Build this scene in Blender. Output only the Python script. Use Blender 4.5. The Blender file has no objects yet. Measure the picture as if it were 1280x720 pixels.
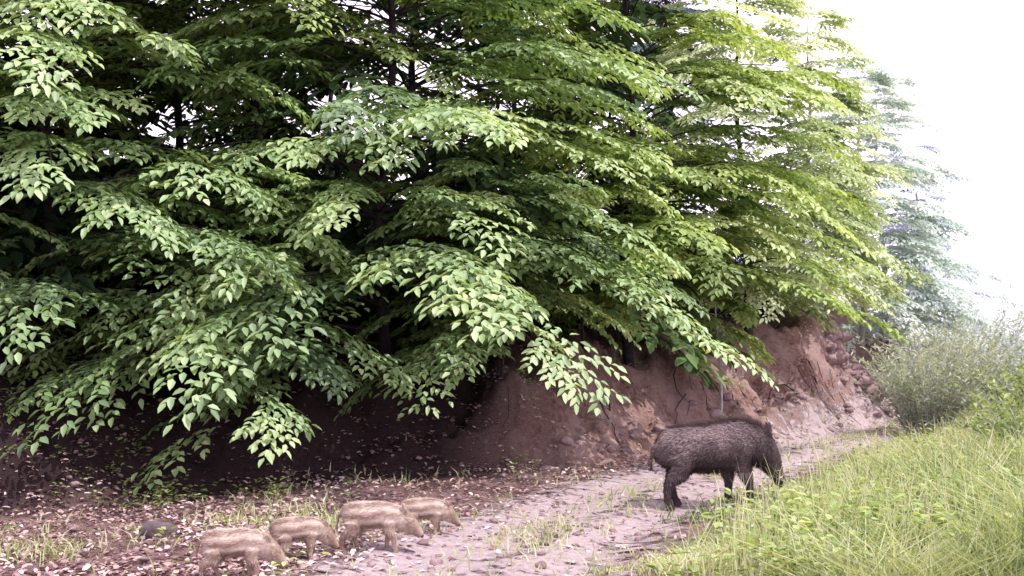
import bpy, math
import numpy as np
from mathutils import Vector
rng=np.random.default_rng(7)
sc=bpy.context.scene
TAU=2*math.pi
# ------------------------------------------------------------ helpers
def sstep(a,b,x):
    t=np.clip((x-a)/(b-a),0,1); return t*t*(3-2*t)
def _h(i,j,s):
    v=np.sin(i*127.1+j*311.7+s*74.7)*43758.5453
    return v-np.floor(v)
def vn(x,y,f,s=0):
    x=np.asarray(x,float)*f; y=np.asarray(y,float)*f
    i=np.floor(x); j=np.floor(y); u=x-i; v=y-j
    u=u*u*(3-2*u); v=v*v*(3-2*v)
    return (_h(i,j,s)*(1-u)+_h(i+1,j,s)*u)*(1-v)+(_h(i,j+1,s)*(1-u)+_h(i+1,j+1,s)*u)*v-.5
def sdist(x,y,P):
    best=np.full(np.shape(x),1e9); sg=np.ones(np.shape(x))
    for a,b in zip(P[:-1],P[1:]):
        tx,ty=b[0]-a[0],b[1]-a[1]; L2=tx*tx+ty*ty
        t=np.clip(((x-a[0])*tx+(y-a[1])*ty)/L2,0,1)
        dx=x-a[0]-t*tx; dy=y-a[1]-t*ty
        d=np.hypot(dx,dy); s=np.sign(tx*(y-a[1])-ty*(x-a[0]))
        m=d<best; best=np.where(m,d,best); sg=np.where(m,s,sg)
    return best*sg
TOE=[(-300,-30),(-22,4),(-9,8.2),(-4.7,10.2),(-3.2,11.7),(-1.3,12.8),(0.8,13.9),(2.6,16.6),(5.2,20),(7.8,24),(11.5,31),(17.5,44),(30,70),(80,180),(260,600)]
TRK=[(-1.6,-20),(-0.9,3),(-0.35,7),(0.55,9.6),(2.2,12.9),(4.6,17.3),(7.6,22.2),(10.9,28.6),(17.2,41),(29,64),(82,176),(266,600)]
def terrain(x,y):
    x=np.asarray(x,float); y=np.asarray(y,float)
    d=sdist(x,y,TOE)+vn(x,y,1.1,3)*.6+vn(x,y,3.1,4)*.25
    hb=.85+.4*sstep(-2,2,x)+.75*sstep(4.,7,x)*(1-sstep(12,18,x))
    bank=sstep(-.2,1.6,d)*hb*(1+.45*vn(x,y,.9,8))
    dd=np.maximum(d-.9,0)
    hill=15*(1-np.exp(-dd*.42/15))
    on=sstep(-.1,.4,d)
    rough=on*(vn(x,y,2.3,5)*.32+vn(x,y,6,6)*.20+vn(x,y,13,7)*.09)
    r=-sdist(x,y,TRK)
    verge=.26*sstep(.8,3.4,r)-.05*np.clip(r-9,0,120)
    ruts=-.05*np.exp(-((np.abs(r)-.55)/.22)**2)
    g=vn(x,y,.6,1)*.09+vn(x,y,2,2)*.045
    return bank+hill+rough+verge+ruts+g
def obj(name,me,mats=(),parent=None):
    o=bpy.data.objects.new(name,me); sc.collection.objects.link(o)
    for m in mats: me.materials.append(m)
    if parent: o.parent=parent
    return o
def mesh_np(name,V,F,mi=None,smooth=False,attrs=None):
    V=np.ascontiguousarray(V,dtype=np.float32); F=np.ascontiguousarray(F,dtype=np.int32)
    me=bpy.data.meshes.new(name); k=F.shape[1]
    me.vertices.add(len(V)); me.vertices.foreach_set('co',V.ravel())
    me.loops.add(F.size); me.loops.foreach_set('vertex_index',F.ravel())
    me.polygons.add(len(F)); me.polygons.foreach_set('loop_start',np.arange(len(F),dtype=np.int32)*k)
    if mi is not None: me.polygons.foreach_set('material_index',np.asarray(mi,dtype=np.int32))
    me.update(calc_edges=True)
    if smooth: me.polygons.foreach_set('use_smooth',np.ones(len(F),dtype=bool))
    if attrs:
        for n,a in attrs.items():
            at=me.attributes.new(n,'FLOAT','POINT'); at.data.foreach_set('value',np.asarray(a,dtype=np.float32))
    me.update(); return me
class B:
    def __init__(s): s.V=[];s.F=[];s.M=[];s.A=[];s.n=0
    def add(s,V,F,m=0,a=0.):
        s.V.append(V); s.F.append(F+s.n); s.M.append(np.full(len(F),m)); s.A.append(np.broadcast_to(np.asarray(a,float),(len(V),)).copy()); s.n+=len(V)
    def tube(s,P,R,k=5,m=0,a=0.):
        P=np.asarray(P,float); R=np.asarray(R,float); T=np.gradient(P,axis=0); T/=np.linalg.norm(T,axis=1)[:,None]+1e-9
        up=np.where(np.abs(T[:,2:3])>.9,np.array([[1.,0,0]]),np.array([[0,0,1.]]))
        S=np.cross(T,up); S/=np.linalg.norm(S,axis=1)[:,None]+1e-9; U=np.cross(S,T)
        an=np.arange(k)*TAU/k
        V=(P[:,None]+R[:,None,None]*(np.cos(an)[None,:,None]*S[:,None]+np.sin(an)[None,:,None]*U[:,None])).reshape(-1,3)
        i=np.arange(len(P)-1)[:,None]*k; j=np.arange(k)[None]; jn=(j+1)%k
        F=np.stack([i+j,i+jn,i+k+jn,i+k+j],-1).reshape(-1,4); s.add(V,F,m,a)
    def leaves(s,p,d,n,L,W,m=0,a=0.,fold=.14,droop=.12):
        N=len(p); d=d/(np.linalg.norm(d,axis=1)[:,None]+1e-9)
        sd=np.cross(n,d); sd/=np.linalg.norm(sd,axis=1)[:,None]+1e-9; n=np.cross(d,sd)
        L=np.broadcast_to(L,(N,))[:,None]; W=np.broadcast_to(W,(N,))[:,None]
        v=np.empty((N,6,3))
        v[:,0]=p; v[:,1]=p+d*L*.34+sd*W*.48+n*W*fold; v[:,2]=p+d*L*.7+sd*W*.36+n*(W*fold-L*droop*.5)
        v[:,3]=p+d*L-n*L*droop; v[:,4]=p+d*L*.7-sd*W*.36+n*(W*fold-L*droop*.5); v[:,5]=p+d*L*.34-sd*W*.48+n*W*fold
        b=np.arange(N)[:,None]*6
        F=np.concatenate([b+np.array([[0,1,2,3]]),b+np.array([[0,3,4,5]])],0)
        a=np.broadcast_to(a,(N,))+rng.normal(0,.13,N)+vn(p[:,0]+p[:,2]*.7,p[:,1]-p[:,2]*.9,1.1,90)*.35
        s.add(v.reshape(-1,3),F,m,np.repeat(a,6))
    def mesh(s,name,smooth=False):
        return mesh_np(name,np.concatenate(s.V),np.concatenate(s.F),np.concatenate(s.M),smooth,{'tint':np.concatenate(s.A)})
# ------------------------------------------------------------ materials
class NT:
    def __init__(s,name):
        s.m=bpy.data.materials.new(name); s.m.use_nodes=True; s.t=s.m.node_tree; s.t.nodes.clear()
        s.out=s.n('ShaderNodeOutputMaterial')
    def n(s,ty,**k):
        x=s.t.nodes.new(ty)
        for a,b in k.items(): setattr(x,a,b)
        return x
    def l(s,a,b): s.t.links.new(a,b)
    def noise(s,scale,detail=4,rough=.6,co=None):
        x=s.n('ShaderNodeTexNoise'); x.inputs['Scale'].default_value=scale; x.inputs['Detail'].default_value=detail; x.inputs['Roughness'].default_value=rough
        if co is None:
            if not hasattr(s,'tc'): s.tc=s.n('ShaderNodeTexCoord')
            co=s.tc.outputs['Object']
        s.l(co,x.inputs['Vector']); return x.outputs['Fac']
    def ramp(s,fac,st):
        r=s.n('ShaderNodeValToRGB'); e=r.color_ramp.elements
        while len(e)<len(st): e.new(.5)
        for q,(p,c) in zip(e,st): q.position=p; q.color=(*c,1)
        s.l(fac,r.inputs['Fac']); return r.outputs['Color']
    def mix(s,f,a,b,bl='MIX'):
        x=s.n('ShaderNodeMix',data_type='RGBA',blend_type=bl)
        for v,i in ((f,0),(a,6),(b,7)):
            if hasattr(v,'links'): s.l(v,x.inputs[i])
            else: x.inputs[i].default_value=v if i==0 else (*v,1)
        return x.outputs[2]
    def attr(s,n): 
        a=s.n('ShaderNodeAttribute'); a.attribute_name=n; return a.outputs['Fac']
    def math(s,op,a,b=0.,clamp=False):
        x=s.n('ShaderNodeMath',operation=op,use_clamp=clamp)
        for v,i in ((a,0),(b,1)):
            if hasattr(v,'links'): s.l(v,x.inputs[i])
            else: x.inputs[i].default_value=v
        return x.outputs[0]
    def pbr(s,col,rough=.9,bump=None,bs=.5,dist=.02,spec=.3):
        p=s.n('ShaderNodeBsdfPrincipled')
        if hasattr(col,'links'): s.l(col,p.inputs['Base Color'])
        else: p.inputs['Base Color'].default_value=(*col,1)
        p.inputs['Roughness'].default_value=rough; p.inputs['Specular IOR Level'].default_value=spec
        if bump is not None:
            b=s.n('ShaderNodeBump'); b.inputs['Strength'].default_value=bs; b.inputs['Distance'].default_value=dist
            s.l(bump,b.inputs['Height']); s.l(b.outputs[0],p.inputs['Normal'])
        s.l(p.outputs[0],s.out.inputs['Surface']); return p
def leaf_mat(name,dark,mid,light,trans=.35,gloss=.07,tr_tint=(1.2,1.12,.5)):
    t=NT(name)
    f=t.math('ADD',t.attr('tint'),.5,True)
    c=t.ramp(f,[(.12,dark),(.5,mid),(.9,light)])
    d=t.n('ShaderNodeBsdfDiffuse'); t.l(c,d.inputs[0])
    tr=t.n('ShaderNodeBsdfTranslucent'); t.l(t.mix(1.,c,tr_tint,'MULTIPLY'),tr.inputs[0])
    m=t.n('ShaderNodeMixShader'); m.inputs[0].default_value=trans; t.l(d.outputs[0],m.inputs[1]); t.l(tr.outputs[0],m.inputs[2])
    last=m
    if gloss>0:
        gl=t.n('ShaderNodeBsdfGlossy'); gl.inputs['Roughness'].default_value=.55; gl.inputs['Color'].default_value=(.95,.95,1,1)
        m2=t.n('ShaderNodeMixShader'); m2.inputs[0].default_value=gloss; t.l(m.outputs[0],m2.inputs[1]); t.l(gl.outputs[0],m2.inputs[2]); last=m2
    t.l(last.outputs[0],t.out.inputs['Surface']); return t.m
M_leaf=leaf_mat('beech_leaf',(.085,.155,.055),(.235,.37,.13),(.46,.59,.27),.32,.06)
M_leafY=leaf_mat('young_leaf',(.15,.23,.06),(.34,.46,.15),(.58,.68,.30),.38,.03,(1.12,1.1,.6))
M_leafHaze=leaf_mat('hazed_beech_leaf',(.28,.37,.19),(.48,.57,.34),(.68,.75,.52),.36,0,(1.1,1.08,.7))  # beech leaf with washed-out haze painted into its colour
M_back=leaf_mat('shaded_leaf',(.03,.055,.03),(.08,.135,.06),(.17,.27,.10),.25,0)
M_haze=leaf_mat('haze_leaf',(.44,.54,.48),(.62,.70,.64),(.80,.85,.80),.4,0,(1.05,1.05,.95))  # leaf colour whitened to stand in for distance haze and glow
M_hazeN=leaf_mat('haze_needle',(.50,.56,.64),(.64,.70,.78),(.78,.82,.88),.35,0,(1,1,1))  # needles paled and blued in the colour, as painted haze
M_spruce=leaf_mat('spruce_needle',(.05,.08,.10),(.10,.15,.18),(.18,.24,.26),.2,0)
M_bush=leaf_mat('bush_leaf',(.26,.33,.26),(.42,.49,.40),(.60,.65,.56),.35,0)
M_grass=leaf_mat('grass_blade',(.15,.21,.09),(.37,.45,.21),(.66,.68,.46),.35,0)
M_weed=leaf_mat('weed_leaf',(.12,.19,.06),(.28,.38,.13),(.48,.56,.26),.35,0)
t=NT('bark'); M_bark=t.m
n=t.noise(9,4); t.pbr(t.ramp(n,[(.3,(.014,.011,.014)),(.7,(.05,.04,.046))]),.9,n,.6,.02)
t=NT('pale_bark'); M_pbark=t.m  # light stems; on the far trees the paleness is painted haze
n=t.noise(9,4); t.pbr(t.ramp(n,[(.3,(.35,.33,.35)),(.7,(.55,.53,.54))]),.9)
t=NT('ground'); M_ground=t.m
n1=t.noise(1.3,5); n2=t.noise(14,7,.7); n3=t.noise(60,3,.7)
soil=t.mix(t.ramp(n2,[(.3,(0,0,0)),(.7,(1,1,1))]),(.11,.05,.042),(.46,.29,.24)); soil=t.mix(t.ramp(n1,[(.4,(0,0,0)),(.65,(.8,.8,.8))]),soil,(.55,.39,.36))
lit=t.ramp(n3,[(.3,(.09,.05,.045)),(.5,(.28,.17,.16)),(.7,(.50,.36,.35))])
gr=t.ramp(n2,[(.3,(.16,.13,.08)),(.7,(.34,.32,.20))])
hum_shade=t.ramp(n2,[(.3,(.012,.008,.010)),(.7,(.045,.027,.03))])  # humus on the hill, also the painted shade of the left bank
c=t.mix(t.attr('grass'),lit,gr); c=t.mix(t.attr('bank'),c,soil); c=t.mix(t.attr('hill'),c,hum_shade)
t.pbr(c,.95,t.math('ADD',n2,t.math('MULTIPLY',n3,.5)),1.,.08,.15)
t=NT('track_soil'); M_track=t.m
n1=t.noise(1.1,4); n2=t.noise(17,7,.7); n3=t.noise(90,3,.7)
c=t.ramp(n2,[(.28,(.30,.23,.225)),(.5,(.55,.45,.45)),(.75,(.74,.67,.68))]); c=t.mix(t.math('MULTIPLY',n1,.6),c,(.58,.46,.45))
p=t.pbr(c,.95,t.math('ADD',n2,n3),.9,.04,.15)
al=t.math('ADD',t.attr('edge'),t.math('MULTIPLY',t.math('SUBTRACT',t.noise(5,6,.7),.5),2.2))
al=t.math('MULTIPLY',t.math('SUBTRACT',al,.32),3.,True)
t.l(al,p.inputs['Alpha'])
t=NT('leaf_litter'); M_litter=t.m
t.pbr(t.ramp(t.math('ADD',t.attr('tint'),.5,True),[(0.1,(.14,.075,.065)),(.4,(.34,.22,.20)),(.7,(.56,.42,.40)),(1,(.74,.64,.63))]),.8)
t=NT('rock'); M_rock=t.m
n=t.noise(7,8,.7); t.pbr(t.ramp(n,[(.3,(.14,.08,.08)),(.55,(.35,.25,.245)),(.8,(.56,.48,.475))]),.9,n,.9,.08)
t=NT('grey_rock'); M_grock=t.m
n=t.noise(9,8,.7); t.pbr(t.ramp(n,[(.3,(.06,.045,.045)),(.8,(.20,.16,.165))]),.9,n,.9,.04)
# ------------------------------------------------------------ ground
def axis(a,b,st,lo,hi):
    c=list(np.arange(a,b+1e-6,st)); s=st; v=b
    while v<hi: s*=1.25; v+=s; c.append(v)
    s=st; v=a; pre=[]
    while v>lo: s*=1.25; v-=s; pre.append(v)
    return np.array(pre[::-1]+c)
ax=axis(-9,14,.07,-700,700); ay=axis(5.5,27,.07,-300,900)
X,Y=np.meshgrid(ax,ay); Z=terrain(X,Y); nx=len(ax); ny=len(ay)
i=np.arange(ny-1)[:,None]*nx; j=np.arange(nx-1)[None]
F=np.stack([i+j,i+j+1,i+nx+j+1,i+nx+j],-1).reshape(-1,4)
d=sdist(X,Y,TOE)+vn(X,Y,1.3,11)*.5; r=-sdist(X,Y,TRK)
grass=sstep(.6,1.3,r+vn(X,Y,1.5,12)*.8)
bank=sstep(-.8,.1,d)*(1-sstep(1.6,2.6,d))*sstep(-.8,1.,X)
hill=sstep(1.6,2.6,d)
hill=np.maximum(hill,sstep(-.5,.2,d)*(1-sstep(-.6,.9,X+vn(X,Y,1.5,66)))*.92)  # shade below the overhanging branches painted dark onto the left bank
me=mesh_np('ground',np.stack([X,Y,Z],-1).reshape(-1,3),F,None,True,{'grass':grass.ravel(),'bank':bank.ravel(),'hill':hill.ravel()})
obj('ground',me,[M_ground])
P=np.array(TRK[1:10],float); seg=np.r_[0,np.cumsum(np.linalg.norm(np.diff(P,axis=0),axis=1))]
s=np.arange(0,seg[-1],.09); cx=np.interp(s,seg,P[:,0]); cy=np.interp(s,seg,P[:,1])
ker=np.ones(25)/25; cxs=np.convolve(np.pad(cx,12,'edge'),ker,'valid'); cys=np.convolve(np.pad(cy,12,'edge'),ker,'valid')
T=np.stack([np.gradient(cxs),np.gradient(cys)],-1); T/=np.linalg.norm(T,axis=1)[:,None]
w=np.linspace(-1.6,1.3,34)
TX=cxs[:,None]-T[:,1:2]*(-w)[None]; TY=cys[:,None]+T[:,0:1]*(-w)[None]
TZ=terrain(TX,TY)+.018
k=len(w); i=np.arange(len(s)-1)[:,None]*k; j=np.arange(k-1)[None]
F=np.stack([i+j,i+j+1,i+k+j+1,i+k+j],-1).reshape(-1,4)
edge=np.broadcast_to(1-np.abs((w+.15)/1.45)**1.5,TX.shape)*(1-.45*np.exp(-((w)/.22)**2))[None]
obj('dirt_track',mesh_np('dirt_track',np.stack([TX,TY,TZ],-1).reshape(-1,3),F,None,True,{'edge':edge.ravel()}),[M_track])
# ------------------------------------------------------------ foliage
def spray_tpl(n_side,L,rg,lps=7,leaf=.12,nz=.18):
    p=[];d=[];nn=[]
    def twig(o,a,l,cnt):
        for q in range(cnt):
            t_=(q+.5)/cnt; s_=1 if q%2 else -1
            x=o[0]+math.cos(a)*l*t_; y=o[1]+math.sin(a)*l*t_
            la=a+s_*rg.uniform(.5,1.0)
            if q==cnt-1: la=a
            p.append((x,y,rg.normal(0,.015))); d.append((math.cos(la),math.sin(la),rg.normal(-.08,.12))); nn.append((rg.normal(0,nz),rg.normal(0,nz),1))
    twig((0,0),0,L,int(lps*1.6))
    for q in range(n_side):
        t_=(q+.6)/(n_side+.3); s_=1 if q%2 else -1
        l=L*(.60*(1-t_*.7))*rg.uniform(.8,1.15)
        twig((L*t_,0),s_*rg.uniform(.55,.85),l,max(3,int(lps*l/L*2.3)))
    p=np.array(p);d=np.array(d);nn=np.array(nn)
    r2=(p[:,0]**2+p[:,1]**2)/L; p[:,2]-=.17*r2; d[:,2]-=.28*p[:,0]/L
    return p,d,nn
def tree(name,c,H,Rlow,n_limb,mats,seed,leaf=.12,lw=.54,SL=1.0,nsp=8,face=None,h0=.7,top=.25,drop=.5,lps=9,nside=7,trunk_r=.085,spread=1.9,bld=None,base=None,droopy=0.,pitch=-.24,tiers=0,skip=None):
    rg=np.random.default_rng(seed); b=bld or B()
    zb=float(terrain(c[0],c[1])) if base is None else base
    tp=[spray_tpl(nside,SL,rg,lps,leaf) for _ in range(8)]
    tz=np.linspace(-.3,H*.97,14); lean=rg.normal(0,.02,2)
    tpnt=lambda z:np.array([c[0]+lean[0]*z+.08*math.sin(z*1.3+seed),c[1]+lean[1]*z+.08*math.cos(z*1.1+seed),zb+z])
    b.tube([tpnt(z) for z in tz],trunk_r*(1-tz/H*.9).clip(.06,1),8,1)
    for q in range(n_limb):
        u=(q+rg.uniform(0,1))/n_limb; h=h0+(H-h0)*u**1.15*.97
        if tiers: h=round(h/tiers)*tiers+rg.normal(0,.07)
        if face is not None and rg.uniform()<.8: a=face+rg.uniform(-spread,spread)*.9
        else: a=rg.uniform(0,TAU)
        R=Rlow*(1-(1-top)*u**1.3)*rg.uniform(.60,1.1)
        if u>.93: R*=.7
        if skip and skip(a,h,R): continue
        rise=.22+.45*u+rg.normal(0,.07); dr=drop*(1-.5*u)+rg.normal(0,.05)+.12+droopy
        t_=np.linspace(0,1,8); o=tpnt(h); kx=rg.normal(0,.15)
        aa=a+kx*t_
        zz=R*(rise*t_-dr*t_**2.2); PL=np.stack([o[0]+R*t_*np.cos(aa),o[1]+R*t_*np.sin(aa),o[2]+zz],-1)
        b.tube(PL,.024*(1-t_*.85)*(R/3.5),4,1)
        m=max(3,int(nsp*R/Rlow*1.05)); lt=rg.normal(0,.15)
        for w_ in range(m):
            tt=.25+.75*(w_+rg.uniform(0,.8))/m if w_<m-1 else .95
            pos=np.array([np.interp(tt,t_,PL[:,i_]) for i_ in range(3)])
            sd=1 if w_%2 else -1
            az=a+(sd*rg.uniform(.25,.85) if w_<m-1 else rg.normal(0,.15))
            sl=(rise-2.2*dr*tt**1.2)*.35+pitch*(tt)+rg.normal(0,.07)
            roll=rg.normal(0,.11)
            p_,d_,n_=tp[rg.integers(8)]; sc_=rg.uniform(.7,1.2)*(1-.2*u)
            ca,sa=math.cos(az),math.sin(az); pit=math.atan(sl); cp,sp=math.cos(pit),math.sin(pit); cr,sr=math.cos(roll),math.sin(roll)
            E=np.array([[ca*cp,sa*cp,sp],[-sa,ca,0],[-ca*sp,-sa*sp,cp]])
            Rr=np.array([[1,0,0],[0,cr,sr],[0,-sr,cr]]); E=Rr@E
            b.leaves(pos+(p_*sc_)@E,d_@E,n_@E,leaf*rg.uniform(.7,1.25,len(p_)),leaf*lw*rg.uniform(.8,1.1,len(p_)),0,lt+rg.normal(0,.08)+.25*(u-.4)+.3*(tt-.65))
    if bld: return
    return obj(name,b.mesh(name),mats)
S=-math.pi/2
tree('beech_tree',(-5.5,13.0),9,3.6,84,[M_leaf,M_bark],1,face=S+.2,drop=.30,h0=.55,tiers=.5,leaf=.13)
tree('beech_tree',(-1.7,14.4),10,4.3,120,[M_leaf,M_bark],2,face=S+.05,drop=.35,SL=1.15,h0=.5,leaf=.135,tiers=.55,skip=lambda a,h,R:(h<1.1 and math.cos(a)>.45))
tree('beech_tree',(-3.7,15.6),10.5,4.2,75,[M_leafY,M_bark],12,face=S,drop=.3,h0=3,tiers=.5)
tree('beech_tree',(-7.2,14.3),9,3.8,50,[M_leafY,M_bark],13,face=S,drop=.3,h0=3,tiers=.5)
tree('beech_tree',(1.9,18.0),9.5,3.7,100,[M_leafY,M_bark],3,face=S+.1,drop=.32,h0=1.2,leaf=.14,tiers=.5)
tree('beech_tree',(-9.0,12.2),9,4,60,[M_leafY,M_bark],4,face=S+.4,drop=.4,h0=.3)
for q,(x,y,H,R,a_,dr_) in enumerate([(-3.4,12.9,2.8,2.0,S,.26),(-6.8,11.6,2.8,2.0,S+.2,.30),(-.2,14.6,2.8,2.0,S-.1,.30),(1.0,16.6,3.0,1.7,S,.28),(2.4,19.0,3.2,1.6,S,.3)]):
    tree('beech_sapling',(x,y),H,R,24,[M_leaf if q<3 else M_leafY,M_bark],200+q,face=a_,drop=dr_,h0=.45 if q<3 else .5,nsp=5,SL=.9,trunk_r=.022,top=.4,spread=1.5,leaf=.12)
tree('young_beech_tree',(4.9,22.5),8.6,2.4,75,[M_leafHaze,M_bark],5,face=S,drop=.3,leaf=.15,h0=1.,lps=7)
tree('young_beech_tree',(6.9,26),7.2,2.0,55,[M_leafHaze,M_pbark],15,face=S,drop=.3,leaf=.16,h0=.6,lps=7)
tree('hazed_tree',(9.2,28.8),7.6,2.6,60,[M_haze,M_pbark],6,face=S,drop=.35,leaf=.17,h0=.3,lps=7)
def conifer(name,c,H,R,mats,seed,n=90,leaf=.16,h0=.8):
    return tree(name,c,H,R,n,mats,seed,leaf=leaf,lw=.28,SL=.8,nsp=6,h0=h0,top=.14,drop=.15,lps=10,nside=8,droopy=.12)
conifer('spruce_tree',(3.9,27),13,2.8,[M_spruce,M_bark],21,100)
conifer('hazed_conifer_tree',(12.8,34.5),7.4,2.8,[M_hazeN,M_pbark],22,46,.22,.3)
conifer('hazed_conifer_tree',(15.2,39.5),6.6,2.3,[M_hazeN,M_pbark],29,36,.22,.3)
tree('hazed_tree',(10.8,31.8),8.0,2.4,52,[M_haze,M_pbark],24,face=S,drop=.3,leaf=.18,h0=.3,lps=6,top=.4)
bb=B()
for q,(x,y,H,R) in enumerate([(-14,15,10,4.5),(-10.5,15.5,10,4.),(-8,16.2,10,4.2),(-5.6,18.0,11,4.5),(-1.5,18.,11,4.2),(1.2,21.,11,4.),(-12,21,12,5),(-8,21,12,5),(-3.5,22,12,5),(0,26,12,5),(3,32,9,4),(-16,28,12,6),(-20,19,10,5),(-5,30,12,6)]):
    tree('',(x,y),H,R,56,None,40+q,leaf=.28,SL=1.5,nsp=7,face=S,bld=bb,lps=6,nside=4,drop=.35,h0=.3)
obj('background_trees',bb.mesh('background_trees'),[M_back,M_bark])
b=B(); tree('',(3.45,18.6),3.6,.9,18,None,77,leaf=.12,SL=.5,nsp=4,bld=b,trunk_r=.025,h0=1.3)
obj('sapling',b.mesh('sapling'),[M_leafY,M_pbark])
def bush(name,c,H,R,n,mat,seed,leaf=.07,lw=.3,cnt=26):
    rg=np.random.default_rng(seed); b=B()
    for q in range(n):
        a=rg.uniform(0,TAU); rr=R*math.sqrt(rg.uniform())*.5; x0=c[0]+rr*.7*math.cos(a); y0=c[1]+rr*.7*math.sin(a); z0=float(terrain(x0,y0))
        h=H*rg.uniform(.45,1.15)*(1-.25*rr/R); t_=np.linspace(0,1,6); o=rr*1.1+rg.uniform(0,.3)*R
        PL=np.stack([x0+o*t_**1.5*math.cos(a),y0+o*t_**1.5*math.sin(a),z0+h*t_-.1*h*t_**2],-1)
        b.tube(PL,.009*(1-.8*t_),3,1)
        tt=rg.uniform(.12,1,cnt); p=np.stack([np.interp(tt,t_,PL[:,i_]) for i_ in range(3)],-1)
        la=rg.uniform(0,TAU,cnt); d_=np.stack([np.cos(la),np.sin(la),rg.uniform(.1,1.3,cnt)],-1)
        b.leaves(p,d_,np.stack([rg.normal(0,.5,cnt),rg.normal(0,.5,cnt),np.ones(cnt)],-1),leaf*rg.uniform(.7,1.4,cnt),leaf*lw,0,rg.normal(0,.2))
    return obj(name,b.mesh(name),[mat,M_pbark])
bush('willow_bush',(7.9,20.8),2.1,1.4,180,M_bush,31,.11,.3,28)
bush('willow_bush',(9.9,24.5),2.6,1.7,200,M_bush,32,.12,.3,28)
bush('willow_bush',(12.6,29.5),3.4,2.3,200,M_haze,33,.16,.35,28)
bush('willow_bush',(14.6,33.5),3.0,2.3,160,M_haze,36,.16,.35,28)
bush('green_bush',(6.1,12.9),.75,.8,100,M_weed,34,.08,.5,18)
bush('green_bush',(9.0,18.8),1.2,1.3,140,M_weed,35,.09,.5,22)
# ------------------------------------------------------------ grass
def scatter(n,x0,x1,y0,y1,dens,rg):
    u=rg.uniform(0,1,n); y=y0*(y1/y0)**u; x=rg.uniform(0,1,n)
    lo=np.maximum(x0,-.50*y-.6); hi=np.minimum(x1,.50*y+.8); x=lo+(hi-lo)*x
    k=rg.uniform(0,1,n)<dens(x,y); return x[k],y[k]
def blades(b,x,y,h,w,rg,lean=.35,tint=0.):
    N=len(x); z=terrain(x,y)-.01; a=rg.uniform(0,TAU,N); l=lean*rg.uniform(.1,1.6,N)*h; fa=rg.uniform(0,TAU,N)
    lx,ly=np.cos(a)*l,np.sin(a)*l; sx,sy=np.cos(fa)*w,np.sin(fa)*w
    v=np.empty((N,6,3)); o=np.stack([x,y,z],-1)
    for r_,(t_,ww) in enumerate(((0,1),(.55,.8),(1,.12))):
        c_=o+np.stack([lx*t_**2,ly*t_**2,h*(t_-.12*t_*t_)],-1); s_=np.stack([sx,sy,0*sx],-1)*ww*.5
        v[:,2*r_]=c_-s_; v[:,2*r_+1]=c_+s_
    q=np.arange(N)[:,None]*6
    F=np.concatenate([q+np.array([[0,1,3,2]]),q+np.array([[2,3,5,4]])],0)
    b.add(v.reshape(-1,3),F,0,np.repeat(np.broadcast_to(tint,(N,))+rg.normal(0,.2,N),6))
rg=np.random.default_rng(55); b=B()
def dg(x,y):
    r=-sdist(x,y,TRK); return sstep(.6,1.7,r+vn(x,y,1.3,12)*1.3)*(.07+.93*sstep(-.15,.22,vn(x,y,1.9,30)+.5*vn(x,y,5,29)))
x,y=scatter(200000,-3,40,5.2,55,dg,rg)
hh=(.07+.18*sstep(.8,3,-sdist(x,y,TRK)))*rg.uniform(.4,1.6,len(x))*(1+1.4*vn(x,y,.9,31)+1.1*vn(x,y,2.7,34))
blades(b,x,y,hh,.006+.0009*y,rg,.9,vn(x,y,.7,33)*.8+vn(x,y,3,36)*.5)
def dst(x,y): return sstep(1.0,2.2,-sdist(x,y,TRK))*sstep(-.2,.3,vn(x,y,.8,37))
x,y=scatter(14000,-1,40,5.5,40,dst,rg)
blades(b,x,y,rg.uniform(.3,.68,len(x)),.003+.0006*y,rg,.3,.5)
def dc(x,y):
    r=-sdist(x,y,TRK); d=sdist(x,y,TOE)
    return .6*np.exp(-((r-.0)/.28)**2)*sstep(-.2,.2,vn(x,y,1.6,41))+.7*sstep(.0,.3,vn(x,y,.9,42))*(sstep(.6,1.0,-r))*(1-sstep(-2.4,-1.2,d))+.12*sstep(-.1,.3,vn(x,y,2,43))*(1-sstep(0,1,d))
x,y=scatter(85000,-9,14,5.5,26,dc,rg); k=-sdist(x,y,TRK)<.9; x=x[k];y=y[k]
blades(b,x,y,rg.uniform(.04,.17,len(x)),.006+.0008*y,rg,.7,.15)
me=b.mesh('grass'); obj('grass',me,[M_grass])
b=B()
def weeds(x,y,cnt,L,hmax,rg,tint=0.):
    for xx,yy in zip(x,y):
        z=float(terrain(xx,yy)); k=rg.integers(cnt//2,cnt+1); a=rg.uniform(0,TAU,k); h=rg.uniform(.02,hmax*rg.uniform(.5,1.5),k); rr=rg.uniform(.0,.09,k)
        p=np.stack([xx+np.cos(a)*rr,yy+np.sin(a)*rr,z+h],-1)
        b.leaves(p,np.stack([np.cos(a),np.sin(a),rg.uniform(-.1,.6,k)],-1),np.tile([0.,0,1],(k,1))+rg.normal(0,.2,(k,3)),L*rg.uniform(.6,1.2,k),L*.5,0,tint+rg.normal(0,.15))
x,y=scatter(6500,-1,30,5.6,30,dst,rg); weeds(x,y,15,.08,.31,rg,.05)
def dl(x,y):
    d=sdist(x,y,TOE); return sstep(-2.6,-.3,d)*(1-sstep(.8,2.,d))*sstep(.05,.3,vn(x,y,.8,50))+.15*sstep(.1,.3,vn(x,y,1.2,51))*(1-sstep(0,1,d))*sstep(.6,1,sdist(x,y,TRK))
x,y=scatter(3000,-9,9,6,24,dl,rg); weeds(x,y,12,.065,.14,rg,.1)
obj('weeds',b.mesh('weeds'),[M_weed])
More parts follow.
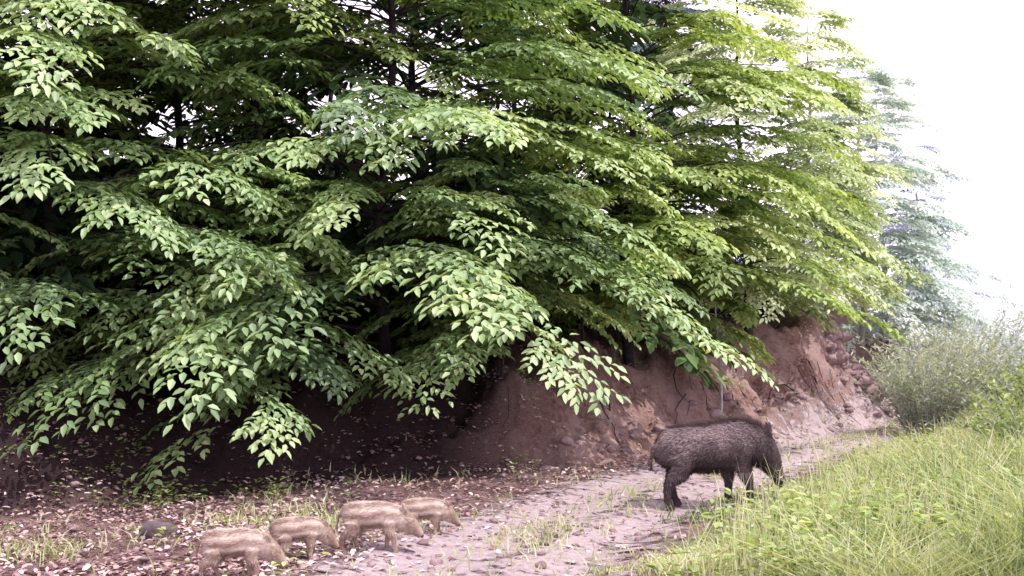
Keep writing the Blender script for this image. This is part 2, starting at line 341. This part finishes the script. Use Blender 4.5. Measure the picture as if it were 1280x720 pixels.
# ------------------------------------------------------------ leaf litter
b=B()
def dlit(x,y):
    r=-sdist(x,y,TRK); d=sdist(x,y,TOE)
    return (1-sstep(.5,1.2,r))*(.12+.88*sstep(.5,1.5,-r))*(1-sstep(.5,3,d)*.7)*(.4+.6*sstep(-.2,.2,vn(x,y,1.4,60)))*(1-.6*sstep(-.3,.3,d)*sstep(-.5,1,x))
x,y=scatter(60000,-10,14,5.5,30,dlit,rg); N=len(x); a=rg.uniform(0,TAU,N)
p=np.stack([x,y,terrain(x,y)+rg.uniform(.012,.035,N)],-1)
b.leaves(p,np.stack([np.cos(a),np.sin(a),rg.normal(0,.2,N)],-1),np.stack([rg.normal(0,.3,N),rg.normal(0,.3,N),np.ones(N)],-1),rg.uniform(.035,.08,N),rg.uniform(.02,.045,N),0,rg.normal(0,.15,N),.25,-.1)
obj('leaf_litter',b.mesh('leaf_litter'),[M_litter])
# ------------------------------------------------------------ rocks / pebbles
def rockmesh(b,c,s,rg,m=0):
    k=9; th=np.linspace(0.02,math.pi-.02,k)[:,None]; ph=(np.arange(12)*TAU/12)[None]
    n=np.stack([np.sin(th)*np.cos(ph),np.sin(th)*np.sin(ph),np.cos(th)*np.ones_like(ph)],-1)
    off=rg.normal(0,1,(9,3)); off/=np.linalg.norm(off,axis=1)[:,None]
    rad=np.ones(n.shape[:2])
    for o in off: rad=np.minimum(rad,rg.uniform(.5,.85)/np.maximum(n@o,.05))
    V=(n*rad[...,None]*np.array(s)+rg.normal(0,.03,n.shape)*min(s)).reshape(-1,3)+np.array(c)
    i=np.arange(k-1)[:,None]*12; j=np.arange(12)[None]; jn=(j+1)%12
    b.add(V,np.stack([i+j,i+12+j,i+12+jn,i+jn],-1).reshape(-1,4),m)
b=B()
x,y=scatter(2600,-6,10,5.6,26,lambda x,y:(1-sstep(1.0,1.6,-sdist(x,y,TRK)))*(1-.6*sstep(1.,3,sdist(x,y,TOE))),rg)
for xx,yy in zip(x,y):
    s_=rg.uniform(.008,.03)*(1.6 if rg.uniform()<.1 else 1); rockmesh(b,(xx,yy,float(terrain(xx,yy))+s_*.5+.01),(s_*1.3,s_,s_*.7),rg)
obj('pebbles',b.mesh('pebbles'),[M_rock])
b=B()
for q in range(110):
    xx=rg.uniform(.3,9.2); yy=np.interp(xx,[p_[0] for p_ in TOE[3:12]],[p_[1] for p_ in TOE[3:12]])+rg.uniform(-.4,1.4)
    s_=rg.uniform(.03,.12); rockmesh(b,(xx,yy,float(terrain(xx,yy))),(s_*1.3,s_,s_*.8),rg)
obj('bank_stones',b.mesh('bank_stones'),[M_rock])
b=B()
for q in range(26):
    xx=rg.uniform(6.9,8.8); yy=23.9+(xx-7)*1.2+rg.uniform(0,1.1); s_=rg.uniform(.12,.30); rockmesh(b,(xx,yy,float(terrain(xx,yy))),(s_*1.4,s_,s_*.8),rg)
obj('rock_outcrop',b.mesh('rock_outcrop'),[M_rock])
b=B(); rockmesh(b,(-2.72,8.55,float(terrain(-2.72,8.55))+.03),(.16,.13,.13),np.random.default_rng(4)); obj('boulder',b.mesh('boulder'),[M_grock])
b=B()
for q in range(34):
    xx=rg.uniform(-3,7); yy=np.interp(xx,[p_[0] for p_ in TOE[3:12]],[p_[1] for p_ in TOE[3:12]])
    xs=xx+np.cumsum(rg.normal(0,.09,7)); ys=yy+1.35-np.linspace(0,1,7)*rg.uniform(.3,.8)
    b.tube(np.stack([xs,ys,terrain(xs,ys)+.01+rg.uniform(0,.03,7)],-1),np.linspace(.008,.003,7)*rg.uniform(.6,1.6),4)
obj('roots',b.mesh('roots'),[M_bark])
# ------------------------------------------------------------ animals
def loft(b,P,ry,rz,k=16):
    P=np.asarray(P,float); T=np.gradient(P,axis=0); T/=np.linalg.norm(T,axis=1)[:,None]
    S_=np.cross(T,[0,0,1.]); S_/=np.linalg.norm(S_,axis=1)[:,None]; U=np.cross(S_,T); an=np.arange(k)*TAU/k
    ry=np.asarray(ry)[:,None,None]; rz=np.asarray(rz)[:,None,None]
    V=(P[:,None]+ry*np.cos(an)[None,:,None]*S_[:,None]+rz*np.sin(an)[None,:,None]*U[:,None])
    V=V.reshape(-1,3); n=len(P)
    fs=[(i*k+j,i*k+(j+1)%k,(i+1)*k+(j+1)%k,(i+1)*k+j) for i in range(n-1) for j in range(k)]
    fs.append(tuple(range(k))[::-1]); fs.append(tuple((n-1)*k+j for j in range(k)))
    o=len(b[0]); b[0].extend(map(tuple,V)); b[1].extend(tuple(o+q for q in f) for f in fs)
def dens_path(P,r1,r2,n):
    P=np.asarray(P,float); t=np.arange(len(P)); T=np.linspace(0,len(P)-1,n)
    f=lambda a:np.convolve(np.pad(np.interp(T,t,a),1,'edge'),[.25,.5,.25],'valid')
    return np.stack([f(P[:,i]) for i in range(3)],-1),f(np.asarray(r1,float)),f(np.asarray(r2,float))
def animal(name,kind,pos,heading,scale,seed,body_mat,fur_mat,step=0.,headdown=0.):
    rg=np.random.default_rng(seed); b=([],[])
    pig=kind=='pig'
    if not pig:
        spine=[(-.61,.57),(-.575,.56),(-.48,.555),(-.30,.545),(-.05,.54),(.15,.56),(.30,.57),(.42,.555),(.52,.515),(.595,.445),(.655,.36),(.70,.28),(.73,.215),(.742,.18)]
        ry=[.03,.10,.155,.18,.195,.19,.17,.145,.125,.108,.082,.058,.047,.042]
        rz=[.05,.14,.195,.215,.225,.24,.24,.215,.175,.14,.105,.072,.056,.048]
        lr=1.
    else:
        q=headdown
        spine=[(-.46,.51),(-.43,.52),(-.36,.53),(-.22,.53),(-.04,.53),(.12,.53),(.24,.52),(.33,.50),(.42,.475-.03*q),(.50,.44-.07*q),(.575,.395-.11*q),(.63,.355-.13*q),(.67,.33-.15*q),(.685,.32-.155*q)]
        ry=[.03,.10,.15,.175,.18,.175,.16,.145,.135,.122,.094,.066,.050,.044]
        rz=[.05,.14,.185,.20,.20,.195,.18,.165,.15,.132,.105,.075,.056,.05]
        lr=.95
    P,a1,a2=dens_path([(x_,0,z_) for x_,z_ in spine],ry,rz,34); loft(b,P,a1,a2)
    def leg(pts,r):
        P,q1,q2=dens_path(pts,r,r,18)
        T=np.gradient(P,axis=0); T/=np.linalg.norm(T,axis=1)[:,None]
        S_=np.tile([0,1.,0],(len(P),1)); U=np.cross(T,S_); k=12; an=np.arange(k)*TAU/k
        V=(P[:,None]+q1[:,None,None]*(.8*np.cos(an)[None,:,None]*S_[:,None]+1.12*np.sin(an)[None,:,None]*U[:,None])).reshape(-1,3); n=len(P)
        fs=[(i*k+j,i*k+(j+1)%k,(i+1)*k+(j+1)%k,(i+1)*k+j) for i in range(n-1) for j in range(k)]
        fs.append(tuple(range(k))[::-1]); fs.append(tuple((n-1)*k+j for j in range(k)))
        o=len(b[0]); b[0].extend(map(tuple,V)); b[1].extend(tuple(o+q for q in f) for f in fs)
    zt=.52 if not pig else .47
    hipx=-.42 if not pig else -.31; shx=.26 if not pig else .22
    st=[(.10,-.05),(-.10,.07)] if step>=0 else [(-.10,.08),(.10,-.05)]
    for sd,(fh,ff) in zip((1,-1),st):
        y_=sd*.105
        leg([(hipx,y_*.8,zt),(hipx+.07+fh*.3,y_*1.1,zt*.74),(hipx-.07+fh*.7,y_,.235),(hipx-.045+fh,y_,.085),(hipx-.02+fh,y_,.045),(hipx+fh,y_,.0)],[.125*lr,.095*lr,.045*lr,.031*lr,.036*lr,.036*lr])
        leg([(shx,y_*.75,zt),(shx-.03+ff*.3,y_*1.05,zt*.70),(shx+.01+ff*.7,y_,.215),(shx+.005+ff,y_,.085),(shx+.02+ff,y_,.045),(shx+.035+ff,y_,.0)],[.125*lr,.075*lr,.042*lr,.030*lr,.035*lr,.035*lr])
    hx,hz=(.545,.635) if not pig else (.435,.57-.05*headdown)
    for sd in (1,-1):
        E=[(hx,sd*.06,hz-.04),(hx-.005,sd*.085,hz+.03),(hx-.01,sd*.115,hz+.09),(hx-.015,sd*.13,hz+.15)]
        P,q1,q2=dens_path(E,[.05,.058,.042,.008],[.022,.02,.014,.006],8); loft(b,P,q1,q2,10)
    tx=-.57 if not pig else -.44
    P,q1,q2=dens_path([(tx,0,zt+.08),(tx-.07,0,zt+.05),(tx-.095,.01,zt-.06),(tx-.09,.02,zt-.17)],[.022,.016,.012,.015],[.022,.016,.012,.015],12); loft(b,P,q1,q2,8)
    me=bpy.data.meshes.new(name+'_src'); me.from_pydata(b[0],[],b[1]); 
    o=bpy.data.objects.new('tmp',me); sc.collection.objects.link(o)
    m=o.modifiers.new('r','REMESH'); m.mode='VOXEL'; m.voxel_size=.011
    m=o.modifiers.new('s','SMOOTH'); m.factor=.5; m.iterations=5
    dg_=bpy.context.evaluated_depsgraph_get(); ev=o.evaluated_get(dg_); me2=bpy.data.meshes.new_from_object(ev); bpy.data.objects.remove(o)
    me2.name=name
    nv=len(me2.vertices); co=np.empty(nv*3,np.float32); me2.vertices.foreach_get('co',co); co=co.reshape(-1,3)
    no=np.empty(nv*3,np.float32); me2.vertices.foreach_get('normal',no); no=no.reshape(-1,3)
    def pat(c):
        if pig:
            an=np.arctan2(np.abs(c[:,1]),c[:,2]-.49)
            s_=np.cos(an*7.2+.4*np.sin(c[:,0]*9)+.8*vn(c[:,0]*1.,c[:,2],9,3))
            s_=.5+.5*s_
            body=sstep(-.5,-.34,c[:,0])*(1-sstep(.30,.46,c[:,0]))*sstep(.30,.38,c[:,2])
            return .47+.03*(1-body)+body*.33*(s_-.38)+.34*vn(c[:,0],c[:,2],8,4)-.14*sstep(.3,.15,c[:,2])
        return np.clip(.35+.4*sstep(.4,.75,c[:,2])-.35*sstep(.35,.1,c[:,2])+.45*vn(c[:,0],c[:,2],7,2),0,1)
    at=me2.attributes.new('pat','FLOAT','POINT'); at.data.foreach_set('value',pat(co).astype(np.float32))
    me2.polygons.foreach_set('use_smooth',np.ones(len(me2.polygons),dtype=bool))
    root=obj(name,me2,[body_mat])
    N=30000 if not pig else 13000
    idx=rg.integers(0,nv,N); p=co[idx]+rg.normal(0,.004,(N,3)); nn=no[idx]
    back=np.array([-1.,0,-.25]); 
    tip=np.where((p[:,0]>.48)[:,None],np.array([[-.7,0,.5]]),back[None]); tip=np.where((p[:,2]<.33)[:,None]&(p[:,0]<.5)[:,None],np.array([[-.15,0,-1.]]),tip)
    tip=tip-nn*np.sum(tip*nn,1)[:,None]; tip/=np.linalg.norm(tip,axis=1)[:,None]+1e-6
    crest=np.zeros(N)
    if not pig: crest=np.exp(-(p[:,1]/.05)**2)*(nn[:,2]>.5)*sstep(-.5,-.2,p[:,0])
    d_=tip+nn*(.4+.8*crest)[:,None]+rg.normal(0,.18,(N,3)); d_/=np.linalg.norm(d_,axis=1)[:,None]
    Lh=(.042+.05*crest)*rg.uniform(.6,1.3,N); Lh=np.where((p[:,2]<.25)|(p[:,0]>.62),Lh*.4,Lh)
    if pig: Lh=Lh*1.2
    sd=np.cross(d_,nn); sd/=np.linalg.norm(sd,axis=1)[:,None]+1e-6; w_=.004
    V=np.stack([p-sd*w_-nn*.004,p+sd*w_-nn*.004,p+d_*Lh[:,None]],1).reshape(-1,3)
    me3=mesh_np('fur',V,np.arange(N*3).reshape(-1,3),None,False,{'pat':np.repeat(np.clip(pat(p)+rg.normal(0,.13,N),0,1),3)})
    obj('fur',me3,[fur_mat],root)
    def ball(nm,c,s,mat):
        bb_=B(); th=np.linspace(.01,math.pi-.01,9)[:,None]; ph=(np.arange(12)*TAU/12)[None]
        V=np.stack([np.sin(th)*np.cos(ph)*s[0],np.sin(th)*np.sin(ph)*s[1],np.cos(th)*s[2]*np.ones_like(ph)],-1).reshape(-1,3)+np.array(c)
        i=np.arange(8)[:,None]*12; j=np.arange(12)[None]; jn=(j+1)%12
        bb_.add(V,np.stack([i+j,i+12+j,i+12+jn,i+jn],-1).reshape(-1,4)); return obj(nm,bb_.mesh(nm,True),[mat],root)
    ez=(.645,.47,.082) if not pig else (.53,.47-.08*headdown,.093)
    for s_ in (1,-1): ball('eye',(ez[0],s_*ez[2],ez[1]),(.013,.011,.013),M_eye)
    e=spine[-1]; ball('snout_disc',(e[0]+.004,0,e[1]-.006),(.026,.037,.03),M_snout)
    if not pig:
        for s_ in (1,-1):
            bb_=B(); bb_.tube([(.70,s_*.048,.245),(.722,s_*.064,.25),(.735,s_*.068,.28)],[.009,.007,.002],6); obj('tusk',bb_.mesh('tusk',True),[M_tusk],root)
    root.location=(pos[0],pos[1],pos[2]); root.scale=(scale,)*3; root.rotation_euler=(0,0,math.radians(heading)); return root
t=NT('boar_hide'); n=t.noise(30,5); c=t.ramp(t.attr('pat'),[(0,(.03,.021,.022)),(.6,(.10,.074,.075)),(1,(.17,.135,.13))]); t.pbr(t.mix(t.math('MULTIPLY',n,.4),c,(.14,.112,.11)),.9,spec=.15); M_bh=t.m
t=NT('boar_bristle'); c=t.ramp(t.attr('pat'),[(0,(.034,.024,.025)),(.5,(.16,.12,.118)),(1.,(.40,.32,.30))]); t.pbr(c,.8,spec=.15); M_bf=t.m
stops=[(0,(.13,.08,.062)),(.35,(.29,.20,.155)),(.65,(.56,.46,.38)),(1,(.76,.69,.61))]
t=NT('piglet_hide'); t.pbr(t.ramp(t.attr('pat'),stops),.9,spec=.15); M_ph=t.m
t=NT('piglet_fur'); t.pbr(t.ramp(t.attr('pat'),stops),.85,spec=.15); M_pf=t.m
t=NT('eye'); t.pbr((.01,.008,.008),.15,spec=.6); M_eye=t.m
t=NT('snout'); t.pbr((.06,.04,.045),.5); M_snout=t.m
t=NT('tusk'); t.pbr((.7,.65,.55),.4); M_tusk=t.m
bx,by=1.96,10.75
animal('wild_boar','boar',(bx,by,float(terrain(bx,by))+.01),22,1.03,1,M_bh,M_bf)
for q,(px,Yd,hd,s_,stp,hdn) in enumerate([(300,6.98,10,.45,1,.9),(376,7.7,30,.42,-1,1.),(470,8.05,4,.50,1,.6),(532,8.75,18,.41,-1,.8)]):
    x_=(px-640)/1372*Yd; animal('wild_boar_piglet','pig',(x_,Yd,float(terrain(x_,Yd))-.005),hd,s_,10+q,M_ph,M_pf,stp,hdn)
# ------------------------------------------------------------ world, sun, camera
el,az=math.radians(62),math.radians(116)
w=bpy.data.worlds.new('World'); sc.world=w; w.use_nodes=True; nt=w.node_tree; bg=nt.nodes['Background']
sky=nt.nodes.new('ShaderNodeTexSky'); sky.sky_type='NISHITA'; sky.sun_disc=False; sky.sun_elevation=el; sky.sun_rotation=az; sky.dust_density=4; sky.air_density=1
tc=nt.nodes.new('ShaderNodeTexCoord'); nz=nt.nodes.new('ShaderNodeTexNoise'); nz.inputs['Scale'].default_value=1.6; nz.inputs['Detail'].default_value=5
nt.links.new(tc.outputs['Generated'],nz.inputs['Vector'])
rp=nt.nodes.new('ShaderNodeValToRGB'); rp.color_ramp.elements[0].position=.3; rp.color_ramp.elements[0].color=(.88,.88,.88,1); rp.color_ramp.elements[1].position=.6; rp.color_ramp.elements[1].color=(.98,.98,.98,1)
nt.links.new(nz.outputs['Fac'],rp.inputs['Fac'])
mx=nt.nodes.new('ShaderNodeMix'); mx.data_type='RGBA'; nt.links.new(rp.outputs['Color'],mx.inputs[0]); nt.links.new(sky.outputs[0],mx.inputs[6]); mx.inputs[7].default_value=(14.0,12.0,15.6,1)
nt.links.new(mx.outputs[2],bg.inputs['Color']); bg.inputs['Strength'].default_value=.15
sl=bpy.data.lights.new('sun','SUN'); sl.energy=4.6; sl.angle=math.radians(.6); sl.color=(1,.95,.90)
so=bpy.data.objects.new('sun',sl); sc.collection.objects.link(so)
v=Vector((math.cos(el)*math.sin(az),math.cos(el)*math.cos(az),math.sin(el))); so.rotation_euler=v.to_track_quat('Z','Y').to_euler(); so.location=(20,-5,30)
cam=bpy.data.cameras.new('camera'); co=bpy.data.objects.new('camera',cam); sc.collection.objects.link(co); sc.camera=co
cam.sensor_width=36; cam.lens=1372/1280*36; cam.clip_end=3000; cam.clip_start=.1
co.location=(0,0,1.4); co.rotation_euler=(math.radians(90+3.75),0,0)
sc.view_settings.view_transform='Standard'; sc.view_settings.look='None'; sc.view_settings.exposure=0
